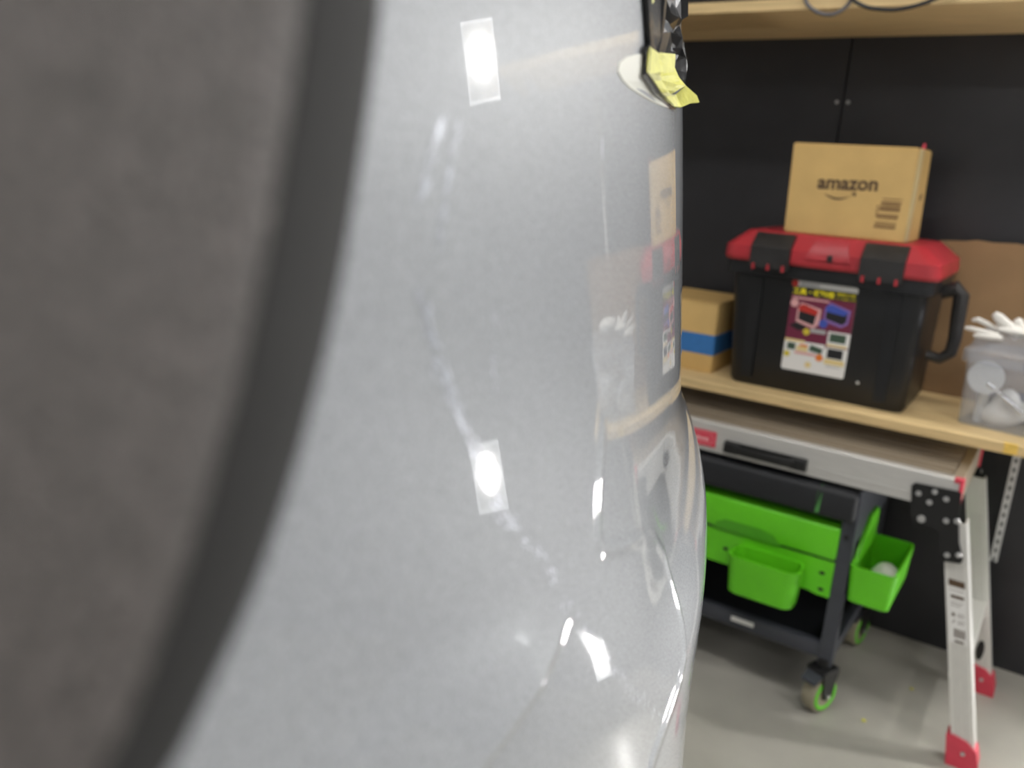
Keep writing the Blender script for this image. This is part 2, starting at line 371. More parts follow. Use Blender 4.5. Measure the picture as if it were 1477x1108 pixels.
# work lamp stand with three LED heads, right of the shelves (seen as reflections in the paint)
def reflect(px, py):
    th, z = hit_panel(px, py); e = 2e-3; T = lambda a, b_: pt(np.array([a]), np.array([b_]))[0]
    n = np.cross(T(th+e, z)-T(th-e, z), T(th, z+e)-T(th, z-e)); n /= np.linalg.norm(n); p = T(th, z); v = ray(px, py); r = v-2*v.dot(n)*n
    return p, r/np.linalg.norm(r)
HEADS = []
for px, py in ((694, 88), (705, 688), (866, 952)):
    p_, r_ = reflect(px, py); HEADS.append(tuple(p_+r_*(2.25-p_[1])/r_[1]))
t = thing('work_light', 'black work light stand with three square lamp heads right of shelves', 'lamp', (.95, 2.2, 0))
b = B(); b.cyl((.95, 2.2, .02), (.95, 2.2, 1.80), .014); b.make('pole', 'bracket', t)
for a in (30, 150, 270):
    e = (.95+.2*math.cos(math.radians(a)), 2.2+.2*math.sin(math.radians(a)), .012)
    b = B(); b.tube([(.95, 2.2, .16), e], .01); b.make('leg', 'bracket', t)
lens_m = emissive('lamp_lens', (.9, .95, 1), .35)
rim_m = mat('lamp_rim', (.8, .8, .8), .3, emit=(.95, .97, 1), estr=1.6)
for k, hc in enumerate(HEADS):
    c = Vector(hc); d = (Vector((-.09, .13, (1.27, 1.19, 1.12)[k]))-c).normalized()
    u = Vector((0, 0, 1)).cross(d).normalized(); w = d.cross(u); hw, hh = (.062, .062, .040)[k], (.105, .095, .050)[k]; cw = (1, 1, .70)[k]
    P = lambda a, q, e: c+u*a+w*q+d*e
    b = B(); b.loft([[P(-hw, -hh, -.03), P(hw, -hh, -.03), P(hw, hh, -.03), P(-hw, hh, -.03)], [P(-hw, -hh, 0), P(hw, -hh, 0), P(hw, hh, 0), P(-hw, hh, 0)]])
    hd = b.make('lamp_head', 'bracket', t)
    b = B(); b.quad(P(-hw*.94, -hh*.94, .001), P(hw*.94, -hh*.94, .001), P(hw*.94, hh*.94, .001), P(-hw*.94, hh*.94, .001)); b.make('lens', lens_m, hd, ang=0)
    b = B()
    for q0, q1, a0, a1 in ((-hh, -hh*.93, -hw, hw), (hh*.93, hh, -hw, hw), (-hh, hh, -hw, -hw*.93), (-hh, hh, hw*.93, hw)):
        b.quad(P(a0, q0, .003), P(a1, q0, .003), P(a1, q1, .003), P(a0, q1, .003))
    b.make('rim', rim_m, hd, ang=0)
    cm = emissive('led_core_%s' % 'abc'[k], (1, .985, .96), LAMP_CORE[k])
    b = B(); n = 20; b.bm.faces.new([b.bm.verts.new(P((.040 if k else .036)*cw*math.cos(2*math.pi*i/n), (.054 if k else .046)*cw*math.sin(2*math.pi*i/n)+.01*cw, .004)) for i in range(n)]); b.make('led_core', cm, hd, ang=0)
    b = B(); b.tube([c-d*.03, Vector((.95, 2.2, c.z))], .008); b.make('arm', 'bracket', hd)
# light opening: cavity lip, crumpled black film and yellow tape
def sheet(name, faces, m, parent, thick=.0012, crumple_=0, label=None):
    """faceted sheet: list of polygons of (px,py,depth)"""
    b = B(); cache = {}
    for q, poly in enumerate(faces):
        mi = 0
        if isinstance(poly, tuple): mi, poly = poly
        vs = []
        for p in poly:
            p = tuple(p); cache.setdefault(p, b.bm.verts.new(PD(p[0], p[1], panel_depth(p[0], p[1])-.007+.45*(p[2]-.45)))); vs.append(cache[p])
        f = b.bm.faces.new(vs); f.material_index = mi
    if crumple_:
        bmesh.ops.subdivide_edges(b.bm, edges=list(b.bm.edges), cuts=2, use_grid_fill=True)
        bmesh.ops.triangulate(b.bm, faces=[f for f in b.bm.faces if len(f.verts) > 4])
        rn = random.Random(5); vd = Vector(R @ np.array([0, 0, 1.0]))
        for v in b.bm.verts:
            if not v.is_boundary: v.co += vd*rn.uniform(-crumple_, crumple_)+Vector((rn.uniform(-1, 1), 0, rn.uniform(-1, 1)))*crumple_*.5
    o = b.make(name, m, parent, ang=0, label=label)
    md = o.modifiers.new('thickness', 'SOLIDIFY'); md.thickness = thick; md.offset = 0
    return o
sheet('lamp_opening_film', [
    (0, [(928, -60, .448), (934, 20, .450), (938, 50, .452), (962, 52, .468), (955, 10, .463), (948, -60, .458)]),
    (1, [(948, -60, .458), (955, 10, .463), (976, 12, .476), (968, -60, .474)]),
    (0, [(955, 10, .463), (962, 52, .468), (978, 36, .478), (976, 12, .476)]),
    (1, [(968, -60, .474), (976, 12, .476), (978, 36, .478), (981, 30, .482), (978, -60, .482)]),
    (0, [(938, 50, .452), (935, 68, .450), (948, 76, .455), (972, 78, .470), (962, 52, .468)]),
    (0, [(962, 52, .468), (972, 78, .470), (984, 60, .482), (978, 36, .478)]),
    (0, [(972, 78, .470), (974, 112, .470), (986, 125, .478), (990, 96, .488), (984, 60, .482)]),
    (0, [(978, -60, .482), (980, 8, .482), (981, 30, .482), (991, 24, .492), (991, -60, .494)]),
], ['film', 'greyfilm'], car, crumple_=.0026, label='glossy black masking film crumpled over the lamp opening')
sheet('film_strip', [[(929, -60, .446), (936, 62, .4485), (931, 68, .4485), (930, 104, .447), (934, 104, .4475), (937, 66, .449), (941, 60, .450), (934, -60, .447)],
                     [(930, 104, .447), (950, 133, .450), (972, 153, .456), (974, 158, .457), (968, 157, .455), (946, 136, .449), (928, 108, .446)]], ['film'], car, label='black gap line at the edge of the opening')
sheet('masking_tape', [
    (0, [(936, 67, .447), (932, 104, .446), (950, 105, .452), (952, 76, .454)]),
    (0, [(952, 76, .454), (950, 105, .452), (972, 98, .466), (973, 78, .468)]),
    (1, [(932, 104, .446), (942, 117, .448), (953, 116, .453), (950, 105, .452)]),
    (0, [(950, 105, .452), (953, 116, .453), (978, 112, .469), (972, 98, .466)]),
    (0, [(942, 117, .448), (952, 132, .450), (966, 136, .458), (953, 116, .453)]),
    (0, [(953, 116, .453), (966, 136, .458), (988, 124, .474), (978, 112, .469)]),
    (1, [(952, 132, .450), (960, 140, .452), (974, 137, .462), (966, 136, .458)]),
    (0, [(960, 140, .452), (969, 153, .455), (982, 155, .462), (996, 149, .474), (1008, 148, .482), (1004, 138, .482), (988, 124, .474), (974, 137, .462)]),
    (1, [(934, 0, .446), (938, 16, .447), (948, 13, .4535), (945, -10, .452)]),
], ['ytape', 'ytape_shade'], car, thick=.0008, crumple_=.0006, label='yellow masking tape stuck at the corner of the opening')
o_ = [(933, 78), (917, 78), (902, 82), (892, 91), (890, 103), (897, 116), (908, 127), (923, 137), (940, 147), (957, 154), (968, 156), (958, 145), (945, 133), (932, 118), (929, 104)]
b = B(); vs = []
for x, y in o_:
    th, z = hit_panel(x, y); vs.append(b.bm.verts.new(pt(np.array([th]), np.array([z]), .0004)[0]))
b.bm.faces.new(vs); o = b.make('primer_patch', 'primer', car, ang=0, label='pale cream patch of masking paper on the paint'); md = o.modifiers.new('thickness', 'SOLIDIFY'); md.thickness = .0004
# tyre and rim (under the flare, beside the camera)
wc = Vector((-.30, -.42, .33))
w_ = B(); w_.torus(wc, (1, 0, 0), .245, .085, 40, 12, 1.15); tyre = w_.make('tyre', 'rubber', car)
w_ = B(); w_.cyl(wc-Vector((.07, 0, 0)), wc+Vector((.07, 0, 0)), .185, 32)
for k in range(5):
    a = 2*math.pi*k/5; w_.tube([wc+Vector((.075, 0, 0)), wc+Vector((.06, .17*math.cos(a), .17*math.sin(a)))], .02)
w_.make('wheel_rim', 'alu', car)
# ================================================================ upper shelf
t = thing('shelf_board', 'upper pine shelf board with cables hanging over its edge', 'shelf', (-.55, 2.235, 1.604))
b = B(); b.box(-1.75, .33, 2.03, 2.44, 1.604, 1.629, .0015, 1); b.make('board', 'wood', t)
def bracket(t, x, z):
    b = B(); b.box(x-.008, x+.008, 2.16, 2.436, z-.022, z-.001); b.box(x-.008, x+.008, 2.43, 2.4395, z-.14, z-.001); b.make('bracket', 'bracket', t)
for x in (-1.4, .25): bracket(t, x, 1.604)
def cable(name, pts, r, m, label):
    P = [PY(x, y, yy) for x, y, yy in pts]; Q = []
    for i in range(len(P)-1):
        p0, p1, p2, p3 = P[max(i-1, 0)], P[i], P[i+1], P[min(i+2, len(P)-1)]
        for k in range(6):
            u = k/6; Q.append(.5*((2*p1)+(p2-p0)*u+(2*p0-5*p1+4*p2-p3)*u*u+(3*p1-p0-3*p2+p3)*u**3))
    Q.append(P[-1]); b = B(); b.tube(Q, r, 10); o = b.make(name, m); tag(o, label, 'cable'); return recentre(o)
cable('cable', [(1240, -28, 2.2), (1200, -26, 2.10), (1168, -14, 2.03), (1162, 0, 2.018), (1170, 12, 2.016), (1186, 20, 2.015), (1203, 20, 2.015), (1220, 10, 2.016), (1230, -6, 2.018), (1226, -22, 2.06), (1236, -30, 2.14)], .0042, 'cablegrey', 'dark grey cable looped over the front edge of the upper shelf')
cable('cable', [(1222, -30, 2.2), (1222, -22, 2.08), (1228, -4, 2.012), (1240, 6, 2.012), (1258, 12, 2.012), (1290, 14, 2.012), (1318, 9, 2.012), (1345, 0, 2.012), (1375, -14, 2.014), (1400, -24, 2.06), (1420, -26, 2.2)], .0042, 'cableblack', 'black cable sagging in a wide bow from the upper shelf')
# ================================================================ lower shelf
ZL = .724
t = thing('shelf_board', 'lower pine shelf board carrying the red lidded toolbox', 'shelf', (-.6, 2.235, .70))
b = B(); b.box(-1.75, .085, 2.03, 2.44, .70, ZL, .0015, 1); b.make('board', 'wood', t)
b = B(); b.box(-.070, -.044, 2.0296, 2.031, .7015, ZL-.0004); b.box(-.072, -.046, 2.030, 2.036, ZL-.0015, ZL+.0006); b.make('stain', 'woodend', t, ang=0, label='yellow stain on the front edge')
for x in (-1.4, -.052): bracket(t, x, .70)
# slotted wall standard
t = thing('shelf_standard', 'white slotted metal shelf standard on the black wall', 'bracket', (-.05, 2.43, .30))
b = B(); x0, x1 = -.060, -.042; zc = .30
while zc < 1.58:
    b.box(x0, x0+.006, 2.424, 2.4395, zc, zc+.025); b.box(x1-.006, x1, 2.424, 2.4395, zc, zc+.025); b.box(x0+.006, x1-.006, 2.424, 2.428, zc+.012, zc+.025); zc += .025
b.make('rail', 'std', t, ang=0)
# ================================================================ toolbox
t = thing('toolbox', 'large black plastic toolbox with red lid on the lower shelf', 'toolbox', (-.5, 2.22, ZL))
def rr3(x0, x1, y0, y1, z, r): return [(x, y, z) for x, y in rrect(x0, x1, y0, y1, r)]
b = B(); b.loft([rr3(-.705, -.292, 2.098, 2.342, ZL, .02), rr3(-.712, -.285, 2.09, 2.35, ZL+.015, .022), rr3(-.728, -.279, 2.076, 2.362, 1.005, .022), rr3(-.745, -.266, 2.064, 2.374, 1.008, .022), rr3(-.745, -.266, 2.064, 2.374, 1.040, .022)])
body = b.make('body', 'boxblack', t, ang=40)
for xx in (-.665, -.342):      # vertical ribs
    b = B(); b.hexa([(xx-.014, 2.086, ZL+.02), (xx+.014, 2.086, ZL+.02), (xx+.014, 2.12, ZL+.02), (xx-.014, 2.12, ZL+.02), (xx-.016, 2.0715, 1.0), (xx+.016, 2.0715, 1.0), (xx+.016, 2.11, 1.0), (xx-.016, 2.11, 1.0)]); b.make('rib', 'boxblack', body)
b = B(); b.loft([rr3(-.750, -.262, 2.058, 2.380, 1.040, .026), rr3(-.754, -.258, 2.054, 2.384, 1.048, .028), rr3(-.752, -.260, 2.056, 2.382, 1.076, .028), rr3(-.712, -.300, 2.088, 2.350, 1.112, .03), rr3(-.700, -.312, 2.098, 2.340, 1.1145, .03)])
lid = b.make('lid', 'red', t, ang=30)
b = B(); b.loft([[(-.553, 2.050, 1.060), (-.447, 2.050, 1.060), (-.447, 2.09, 1.060), (-.553, 2.09, 1.060)], [(-.545, 2.0535, 1.078), (-.455, 2.0535, 1.078), (-.455, 2.09, 1.078), (-.545, 2.09, 1.078)], [(-.535, 2.083, 1.109), (-.465, 2.083, 1.109), (-.465, 2.10, 1.109), (-.535, 2.10, 1.109)]]); b.make('centre_boss', 'red', lid)
b = B(); b.box(-.500, -.488, 2.0475, 2.056, 1.058, 1.074, .002); b.make('notch', 'boxgrey', lid, label='dark slot in the middle of the lid')
for xc in (-.632, -.378):
    b = B(); yq = [(2.040, 1.028), (2.040, 1.078), (2.071, 1.107), (2.080, 1.1105), (2.080, 1.103), (2.056, 1.075), (2.056, 1.028)]
    b.prism([(xc-.047, y, z) for y, z in yq], (.094, 0, 0)); la = b.make('latch', 'boxgrey', t, label='black latch')
    for q in (-.036, 0, .036):
        b = B(); b.box(xc+q-.003, xc+q+.003, 2.0365, 2.045, 1.024, 1.038); b.make('latch_tab', 'red', la)
# side carry handle
b = B(); b.tube([(-.268, 2.20, 1.005), (-.237, 2.20, 1.018), (-.225, 2.20, 1.005), (-.221, 2.20, .90), (-.224, 2.20, .868), (-.245, 2.20, .850), (-.275, 2.20, .855)], [.016, .019, .018, .015, .014, .013, .013], 10)
b.make('side_handle', 'boxgrey', t)
for px, py in ((1282, 460), (1236, 553)):
    p = PY(px, py, 2.078); b = B(); b.sphere((p.x, 2.084 if py > 500 else 2.0785, p.z), .0035); b.make('white_speck', 'paper', t, label='white paint speck')
# sticker
yA, yB = 2.0795, 2.0735
def SP(u, v, e):
    z = .783+.2215*v; return Vector((-.579+.151*u+.003*v, 2.09+(2.076-2.09)*(z-ZL-.015)/(1.005-ZL-.015)-.0006-e, z))
b = B(); b.prism([SP(u, v, 0) for u, v in rrect(0, 1, 0, 1, .03)], (0, .0012, 0)); st = b.make('sticker', 'paper', t, ang=0, label='colourful product sticker')
mats = ['s_maroon', 's_yel', 's_red2', 's_blu', 's_blk', 's_org', 's_crm', 's_pnk', 's_grn', 's_gry', 's_ylw2', 's_pur', 'paper']
b = B()
def sq(u0, u1, v0, v1, m, e): b.mi = mats.index(m); b.quad(SP(u0, v0, e), SP(u1, v0, e), SP(u1, v1, e), SP(u0, v1, e))
def sp(pts, m, e): b.mi = mats.index(m); b.quad(*[SP(u, v, e) for u, v in pts])
def sc(u, v, r, m, e): sp([(u+r*math.cos(a), v+r*.68*math.sin(a)) for a in [2*math.pi*i/14 for i in range(14)]], m, e)
sq(.0, 1, .30, .86, 's_maroon', .0003); sq(.12, .42, .955, .985, 's_gry', .0003); sq(0, 1, .845, .945, 's_blk', .0004)
sc(.035, .97, .055, 's_red2', .0006)
sq(.03, .60, .805, .825, 's_pnk', .0006); sc(.07, .755, .065, 's_pnk', .0006)
sp([(.13, .55), (.42, .50), (.50, .56), (.50, .72), (.18, .77), (.13, .70)], 's_pnk', .0005); sp([(.16, .58), (.41, .535), (.44, .66), (.16, .69)], 's_blk', .0007); sp([(.15, .68), (.44, .645), (.46, .70), (.22, .755), (.15, .73)], 's_red2', .0009)
sp([(.55, .60), (.84, .555), (.93, .60), (.95, .75), (.62, .81), (.55, .74)], 's_pur', .0005); sp([(.58, .63), (.84, .585), (.90, .62), (.90, .72), (.58, .72)], 's_blk', .0007); sp([(.57, .71), (.86, .685), (.92, .73), (.66, .79), (.57, .77)], 's_blu', .0009)
sp([(.03, .50), (.20, .455), (.32, .50), (.15, .55)], 's_blk', .0006); sc(.32, .455, .055, 's_ylw2', .0008); sc(.56, .57, .07, 's_blu', .0007)
sq(.38, .62, .455, .50, 's_gry', .0006)
sq(.66, 1, .46, .50, 'paper', .0006); sq(.66, 1, .335, .46, 'paper', .0006); sq(.69, .94, .385, .48, 's_grn', .0008); sq(.66, .97, .335, .36, 's_crm', .0008)
sq(.66, 1, .19, .325, 'paper', .0006); sq(.69, .93, .205, .31, 's_blk', .0008); sq(.66, .97, .135, .195, 's_crm', .0008)
sq(0, .64, .20, .34, 'paper', .0006); sq(0, .32, .325, .355, 's_crm', .0008); sq(.05, .18, .235, .31, 's_grn', .0008); sq(.20, .38, .23, .29, 's_crm', .0008); sq(.25, .38, .285, .31, 's_org', .0009)
sp([(.40, .25), (.60, .23), (.62, .29), (.42, .32)], 's_grn', .0008); sq(.18, .52, .195, .225, 's_pnk', .0008); sc(.58, .19, .06, 's_org', .001); sc(.06, .18, .05, 's_ylw2', .0008)
sc(.42, .09, .05, 's_crm', .0006); sq(.70, .92, .105, .115, 's_gry', .0006)
b.make('sticker_print', mats, st, ang=0, recalc=False)
def stext(body, u, v, w, m, e=.0010, bold=.02):
    p = SP(u, v, e); return text_mesh(body, 'sticker_lettering', m, st, w, tuple(p), (1, 0, 0), (0, 0, 1), bold)
stext('工具・収納用', .02, .862, .096, 's_yel', bold=.035); stext('最適な大型', .70, .895, .042, 's_yel'); stext('ツールボックス', .70, .853, .044, 's_yel')
# ================================================================ carton on the toolbox lid
ZB = 1.1145
t = thing('cardboard_box', 'printed cardboard parcel box standing on the red toolbox lid', 'box', (-.49, 2.18, ZB))
BX0, BX1, BXT0, BXT1 = -.624, -.347, -.630, -.352
b = B(); b.hexa([(BX0, 2.10, ZB), (BX1, 2.10, ZB), (BX1+.0, 2.262, ZB), (BX0, 2.262, ZB), (BXT0, 2.10, 1.324), (BXT1, 2.10, 1.324), (BXT1, 2.262, 1.324), (BXT0, 2.262, 1.324)])
bmesh.ops.bevel(b.bm, geom=list(b.bm.edges), offset=.003, segments=2, affect='EDGES'); b.make('carton', 'card', t)
b = B(); b.box(-.3515, -.3462, 2.10, 2.128, ZB+.004, 1.322); b.make('seam_flap', 'cardside', t, label='paler cardboard flap along the edge')
text_mesh('amazon', 'lettering', 'ink', t, .134, (-.560, 2.0992, 1.2225), (1, 0, .028), (0, 0, 1), .028)
b = B(); n = 14; top = []; bot = []
for i in range(n+1):
    u = i/n; x = -.541+.066*u; zc = 1.2105-.0105*math.sin(math.pi*u)+.003*u; th_ = .0040*math.sin(math.pi*min(u*1.1+.05, 1))+.0006
    top.append((x, 2.0992, zc+th_/2)); bot.append((x, 2.0992, zc-th_/2))
b.loft([top, bot], (False, False), False); b.quad((-.481, 2.0992, 1.2175), (-.470, 2.0992, 1.2185), (-.472, 2.0992, 1.2075), (-.4755, 2.0992, 1.2125)); b.make('smile_mark', 'ink', t, ang=0, recalc=False)
b = B(); bars = [(1.2105, 1.2085), (1.2035, 1.1985), (1.1965, 1.1945), (1.193, 1.1905), (1.1890, 1.1830), (1.1755, 1.1725), (1.171, 1.1675), (1.1655, 1.1645), (1.1570, 1.1545), (1.1525, 1.1505), (1.1485, 1.1440)]
for z1, z0 in bars: b.quad((-.412+.018*(z0-1.21)/.065*.5, 2.0992, z0), (-.369+.018*(z0-1.21)/.065*.3, 2.0992, z0), (-.369+.018*(z1-1.21)/.065*.3, 2.0992, z1), (-.412+.018*(z1-1.21)/.065*.5, 2.0992, z1))
for z in (1.190, 1.183, 1.177, 1.170): b.quad((-.421, 2.0992, z), (-.417, 2.0992, z), (-.417, 2.0992, z+.004), (-.421, 2.0992, z+.004))
b.make('barcode', 'ink2', t, ang=0)
b = B(); b.prism([(-.3485, 2.185, 1.215), (-.3485, 2.197, 1.225), (-.3485, 2.205, 1.222), (-.3485, 2.195, 1.208)], (.0012, 0, 0)); b.make('arrow_mark', 'ink', t)
p = PY(1331, 211, 2.112); b = B(); b.cyl((p.x, 2.13, 1.322), (p.x, 2.13, 1.334), .004, 10, .003); b.make('red_tab', 'redcap', t, label='small red tab on the top edge')
# ================================================================ small box with blue tape
t = thing('cardboard_box', 'small plain cardboard box banded with blue tape, left of the toolbox', 'box', (-.87, 2.24, ZL))
b = B(); b.box(-.96, -.772, 2.125, 2.34, ZL, .908, .002); b.make('carton', 'card', t)
b = B(); b.box(-.9612, -.7708, 2.1238, 2.3412, .772, .826, .001, 1); b.make('blue_band', 'bluetape', t, label='blue tape band')
for sgn in (-1, 1):
    b = B(); b.prism([(-.959, 2.2325+.001*sgn, .9085), (-.773, 2.2325+.001*sgn, .9085), (-.773, 2.2325+.105*sgn, .9095), (-.959, 2.2325+.105*sgn, .9095)], (0, 0, .0025)); b.make('flap', 'card', t)
# ================================================================ brown carton behind
t = thing('cardboard_box', 'flattened brown cardboard carton leaning on the wall behind the toolbox', 'box', (-.11, 2.41, ZL))
top = [(-.318, 1.112), (-.26, 1.116), (-.235, 1.121), (-.20, 1.118), (-.15, 1.121), (-.10, 1.116), (-.02, 1.12), (.07, 1.117)]
for q, (y0, y1) in enumerate(((2.388, 2.396), (2.402, 2.41))):
    b = B(); b.prism([(-.318, y0, ZL)]+[(x, y0+.012, z-.006*q) for x, z in top]+[(.07, y0, ZL)], (0, y1-y0, 0)); b.make('cardboard_layer', 'cardbrown', t, ang=0)
# ================================================================ clear bin and contents
binx = rotz(math.radians(-9), (-.06, 2.2, 0))
t = thing('storage_bin', 'frosted clear plastic storage bin with lid at the right shelf end', 'bin', (-.06, 2.2, ZL))
b = B(); b.xf = binx
b.loft([rr3(-.165, .055, 2.112, 2.29, ZL, .015), rr3(-.172, .062, 2.104, 2.298, .888, .02)], (True, False))
o = b.make('bin_body', 'clear', t); md = o.modifiers.new('thickness', 'SOLIDIFY'); md.thickness = .002; md.offset = -1
b = B(); b.xf = binx; b.loft([rr3(-.180, .070, 2.096, 2.306, .868, .02), rr3(-.181, .071, 2.095, 2.307, .895, .02), rr3(-.170, .060, 2.106, 2.296, .905, .02), rr3(-.164, .054, 2.112, 2.290, .936, .02)], (False, True))
o = b.make('bin_lid', 'clear', t); md = o.modifiers.new('thickness', 'SOLIDIFY'); md.thickness = .002; md.offset = -1
def one(name, b, m, label, cat, **k): o = b.make(name, m, **k); tag(o, label, cat); return recentre(o)
b = B(); c = PY(1422, 545, 2.135); b.cyl((c.x, 2.1325, c.z), (c.x, 2.144, c.z), .037, 28); b.cyl((c.x, 2.144, c.z), (c.x, 2.17, c.z), .031, 28); b.cyl((c.x, 2.165, c.z-.03), (c.x, 2.175, ZL+.003), .012, 8); one('white_cap', b, 'cap', 'round white plastic cap against the bin front', 'bottle')  # stands for a round white cap facing the bin front
b = B(); a_, e_ = PY(1424, 552, 2.137), PY(1475, 597, 2.14); b.cyl(a_, a_.lerp(e_, .2), .007, 12); b.cyl(a_.lerp(e_, .2), a_.lerp(e_, .5), .0045, 12); b.cyl(a_.lerp(e_, .5), a_.lerp(e_, .8), .007, 12); b.cyl(a_.lerp(e_, .8), e_, .0045, 12); one('metal_rod', b, 'chrome', 'shiny metal rod slanting across the clear bin', 'tool')
def crumple(c, r, sc_, seed, m, name, label, cat, sub=3, amp=.35):
    rnd = random.Random(seed); b = B(); b.sphere((0, 0, 0), 1, sub=sub)
    dirs = [(Vector((rnd.gauss(0, 1), rnd.gauss(0, 1), rnd.gauss(0, 1))).normalized(), rnd.uniform(-amp, amp)) for _ in range(14)]
    for v in b.bm.verts:
        n = v.co.normalized(); q = 1+sum(a*max(0, n.dot(d))**6 for d, a in dirs); v.co = Vector(c)+Vector((n.x*q*sc_[0], n.y*q*sc_[1], n.z*q*sc_[2]))*r
    return one(name, b, m, label, cat)
c = PY(1440, 602, 2.15); crumple((c.x+.012, 2.165, .763), .04, (.95, .5, .9), 3, 'bag', 'crumpled_bag', 'crumpled whitish plastic bag low in the clear bin', 'bag', 3, .5)
crumple((-.015, 2.16, .80), .04, (1, .6, 1.2), 8, 'bag', 'crumpled_bag', 'crumpled whitish plastic bag at the right of the bin', 'bag', 3, .5)
crumple((-.075, 2.218, .76), .05, (1.4, .6, .68), 5, 'dark', 'dark_cloth', 'dark bluish cloth lying in the bottom of the bin', 'cloth', 3, .3)
# gloves on the lid
def glove(name, pts_list, label, palm):
    b = B(); b.sphere(palm[0], 1, palm[1], 3)
    for pl, r in pts_list: b.tube([Vector(p) for p in pl], [r*1.1]*(len(pl)-2)+[r, r*.55], 8)
    return one(name, b, 'glove', label, 'glove')
g0 = lambda x, y, yy: PY(x, y, yy)
glove('work_glove', [([g0(1440, 484, 2.13), g0(1415, 478, 2.12), g0(1400, 474, 2.12), g0(1392, 473, 2.12)], .0055), ([g0(1440, 478, 2.16), g0(1425, 468, 2.15), g0(1410, 461, 2.15), g0(1402, 462, 2.15)], .006), ([g0(1445, 488, 2.12), g0(1425, 486, 2.11), g0(1410, 484, 2.11), g0(1404, 484, 2.11)], .0055)], 'white knitted work glove with fingers hanging over the bin lid', ((-.105, 2.16, .947), (.045, .035, .010)))
glove('work_glove', [([g0(1470, 485, 2.15), g0(1450, 468, 2.15), g0(1440, 458, 2.15), g0(1434, 452, 2.15)], .012), ([g0(1477, 485, 2.17), g0(1470, 470, 2.17), g0(1468, 463, 2.17), g0(1466, 460, 2.17)], .011)], 'rumpled white work glove lying topmost on the bin lid', ((-.035, 2.17, .958), (.05, .045, .020)))
# ================================================================ work platform (aluminium)
t = thing('work_platform', 'aluminium work platform with red feet under the lower shelf', 'ladder', (-.54, 2.115, 0))
PX0, PX1 = -.96, -.125
b = B(); b.prism([(PX0, y, z) for y, z in ((1.92, .582), (1.945, .582), (1.945, .587), (1.927, .587), (1.927, .645), (1.945, .645), (1.945, .653), (1.9215, .653), (1.92, .6515))], (PX1-PX0, 0, 0))
b.box(PX0, PX1, 1.9185, 1.921, .600, .603); fb = b.make('front_beam', 'alu', t)
b = B(); b.box(PX0, PX1, 2.303, 2.31, .582, .652); b.box(PX0, PX1, 2.285, 2.31, .642, .653); b.make('back_beam', 'alu', t)
for x0, x1 in ((PX0, PX0+.03), (PX1-.022, PX1)):
    b = B(); b.box(x0, x1, 1.928, 2.302, .584, .6505, .001, 1); b.make('end_beam', 'alu' if x0 < -.5 else 'deck', t)
b = B(); b.box(PX0+.03, PX1-.024, 1.93, 2.30, .628, .632); b.make('deck_base', 'deck', t, ang=0)
for y0, y1 in ((1.9462, 2.058), (2.062, 2.172), (2.176, 2.284)):
    b = B(); b.box(PX0+.03, PX1-.024, y0, y1, .6325, .640); n = 3
    for k in range(n):
        yy = y0+(y1-y0)*(k+.5)/n; b.prism([(PX0+.03, yy-.010, .640), (PX0+.03, yy+.010, .640), (PX0+.03, yy+.008, .653), (PX0+.03, yy-.008, .653)], (PX1-.024-PX0-.03, 0, 0))
    b.make('deck_plank', 'deck', t, ang=0)
# label and handle on the front beam
b = B(); b.box(-.768, -.662, 1.9172, 1.9198, .594, .632); lbl = b.make('brand_label', 'redlabel', t, ang=0, label='red label with pale lettering')
b = B(); fr = rrect(-.762, -.669, .600, .627, .008)
b.loft([[(x, 1.9168, z) for x, z in fr], [(-.7155+(x+.7155)*.97, 1.9168, .6135+(z-.6135)*.9) for x, z in fr]], (False, False)); b.make('label_border', 'pink', lbl, ang=0, recalc=False)
text_mesh('Hasegawa', 'lettering', 'pink', lbl, .078, (-.757, 1.9168, .607), (1, 0, 0), (0, 0, 1), .03, .25)
b = B(); b.box(-.638, -.440, 1.916, 1.9195, .590, .620, .001, 1); b.box(-.638, -.60, 1.905, 1.918, .592, .618, .003); b.box(-.478, -.440, 1.905, 1.918, .592, .618, .003); b.box(-.61, -.468, 1.899, 1.908, .595, .615, .004); b.make('carry_handle', 'bracket', t, label='black carrying handle')
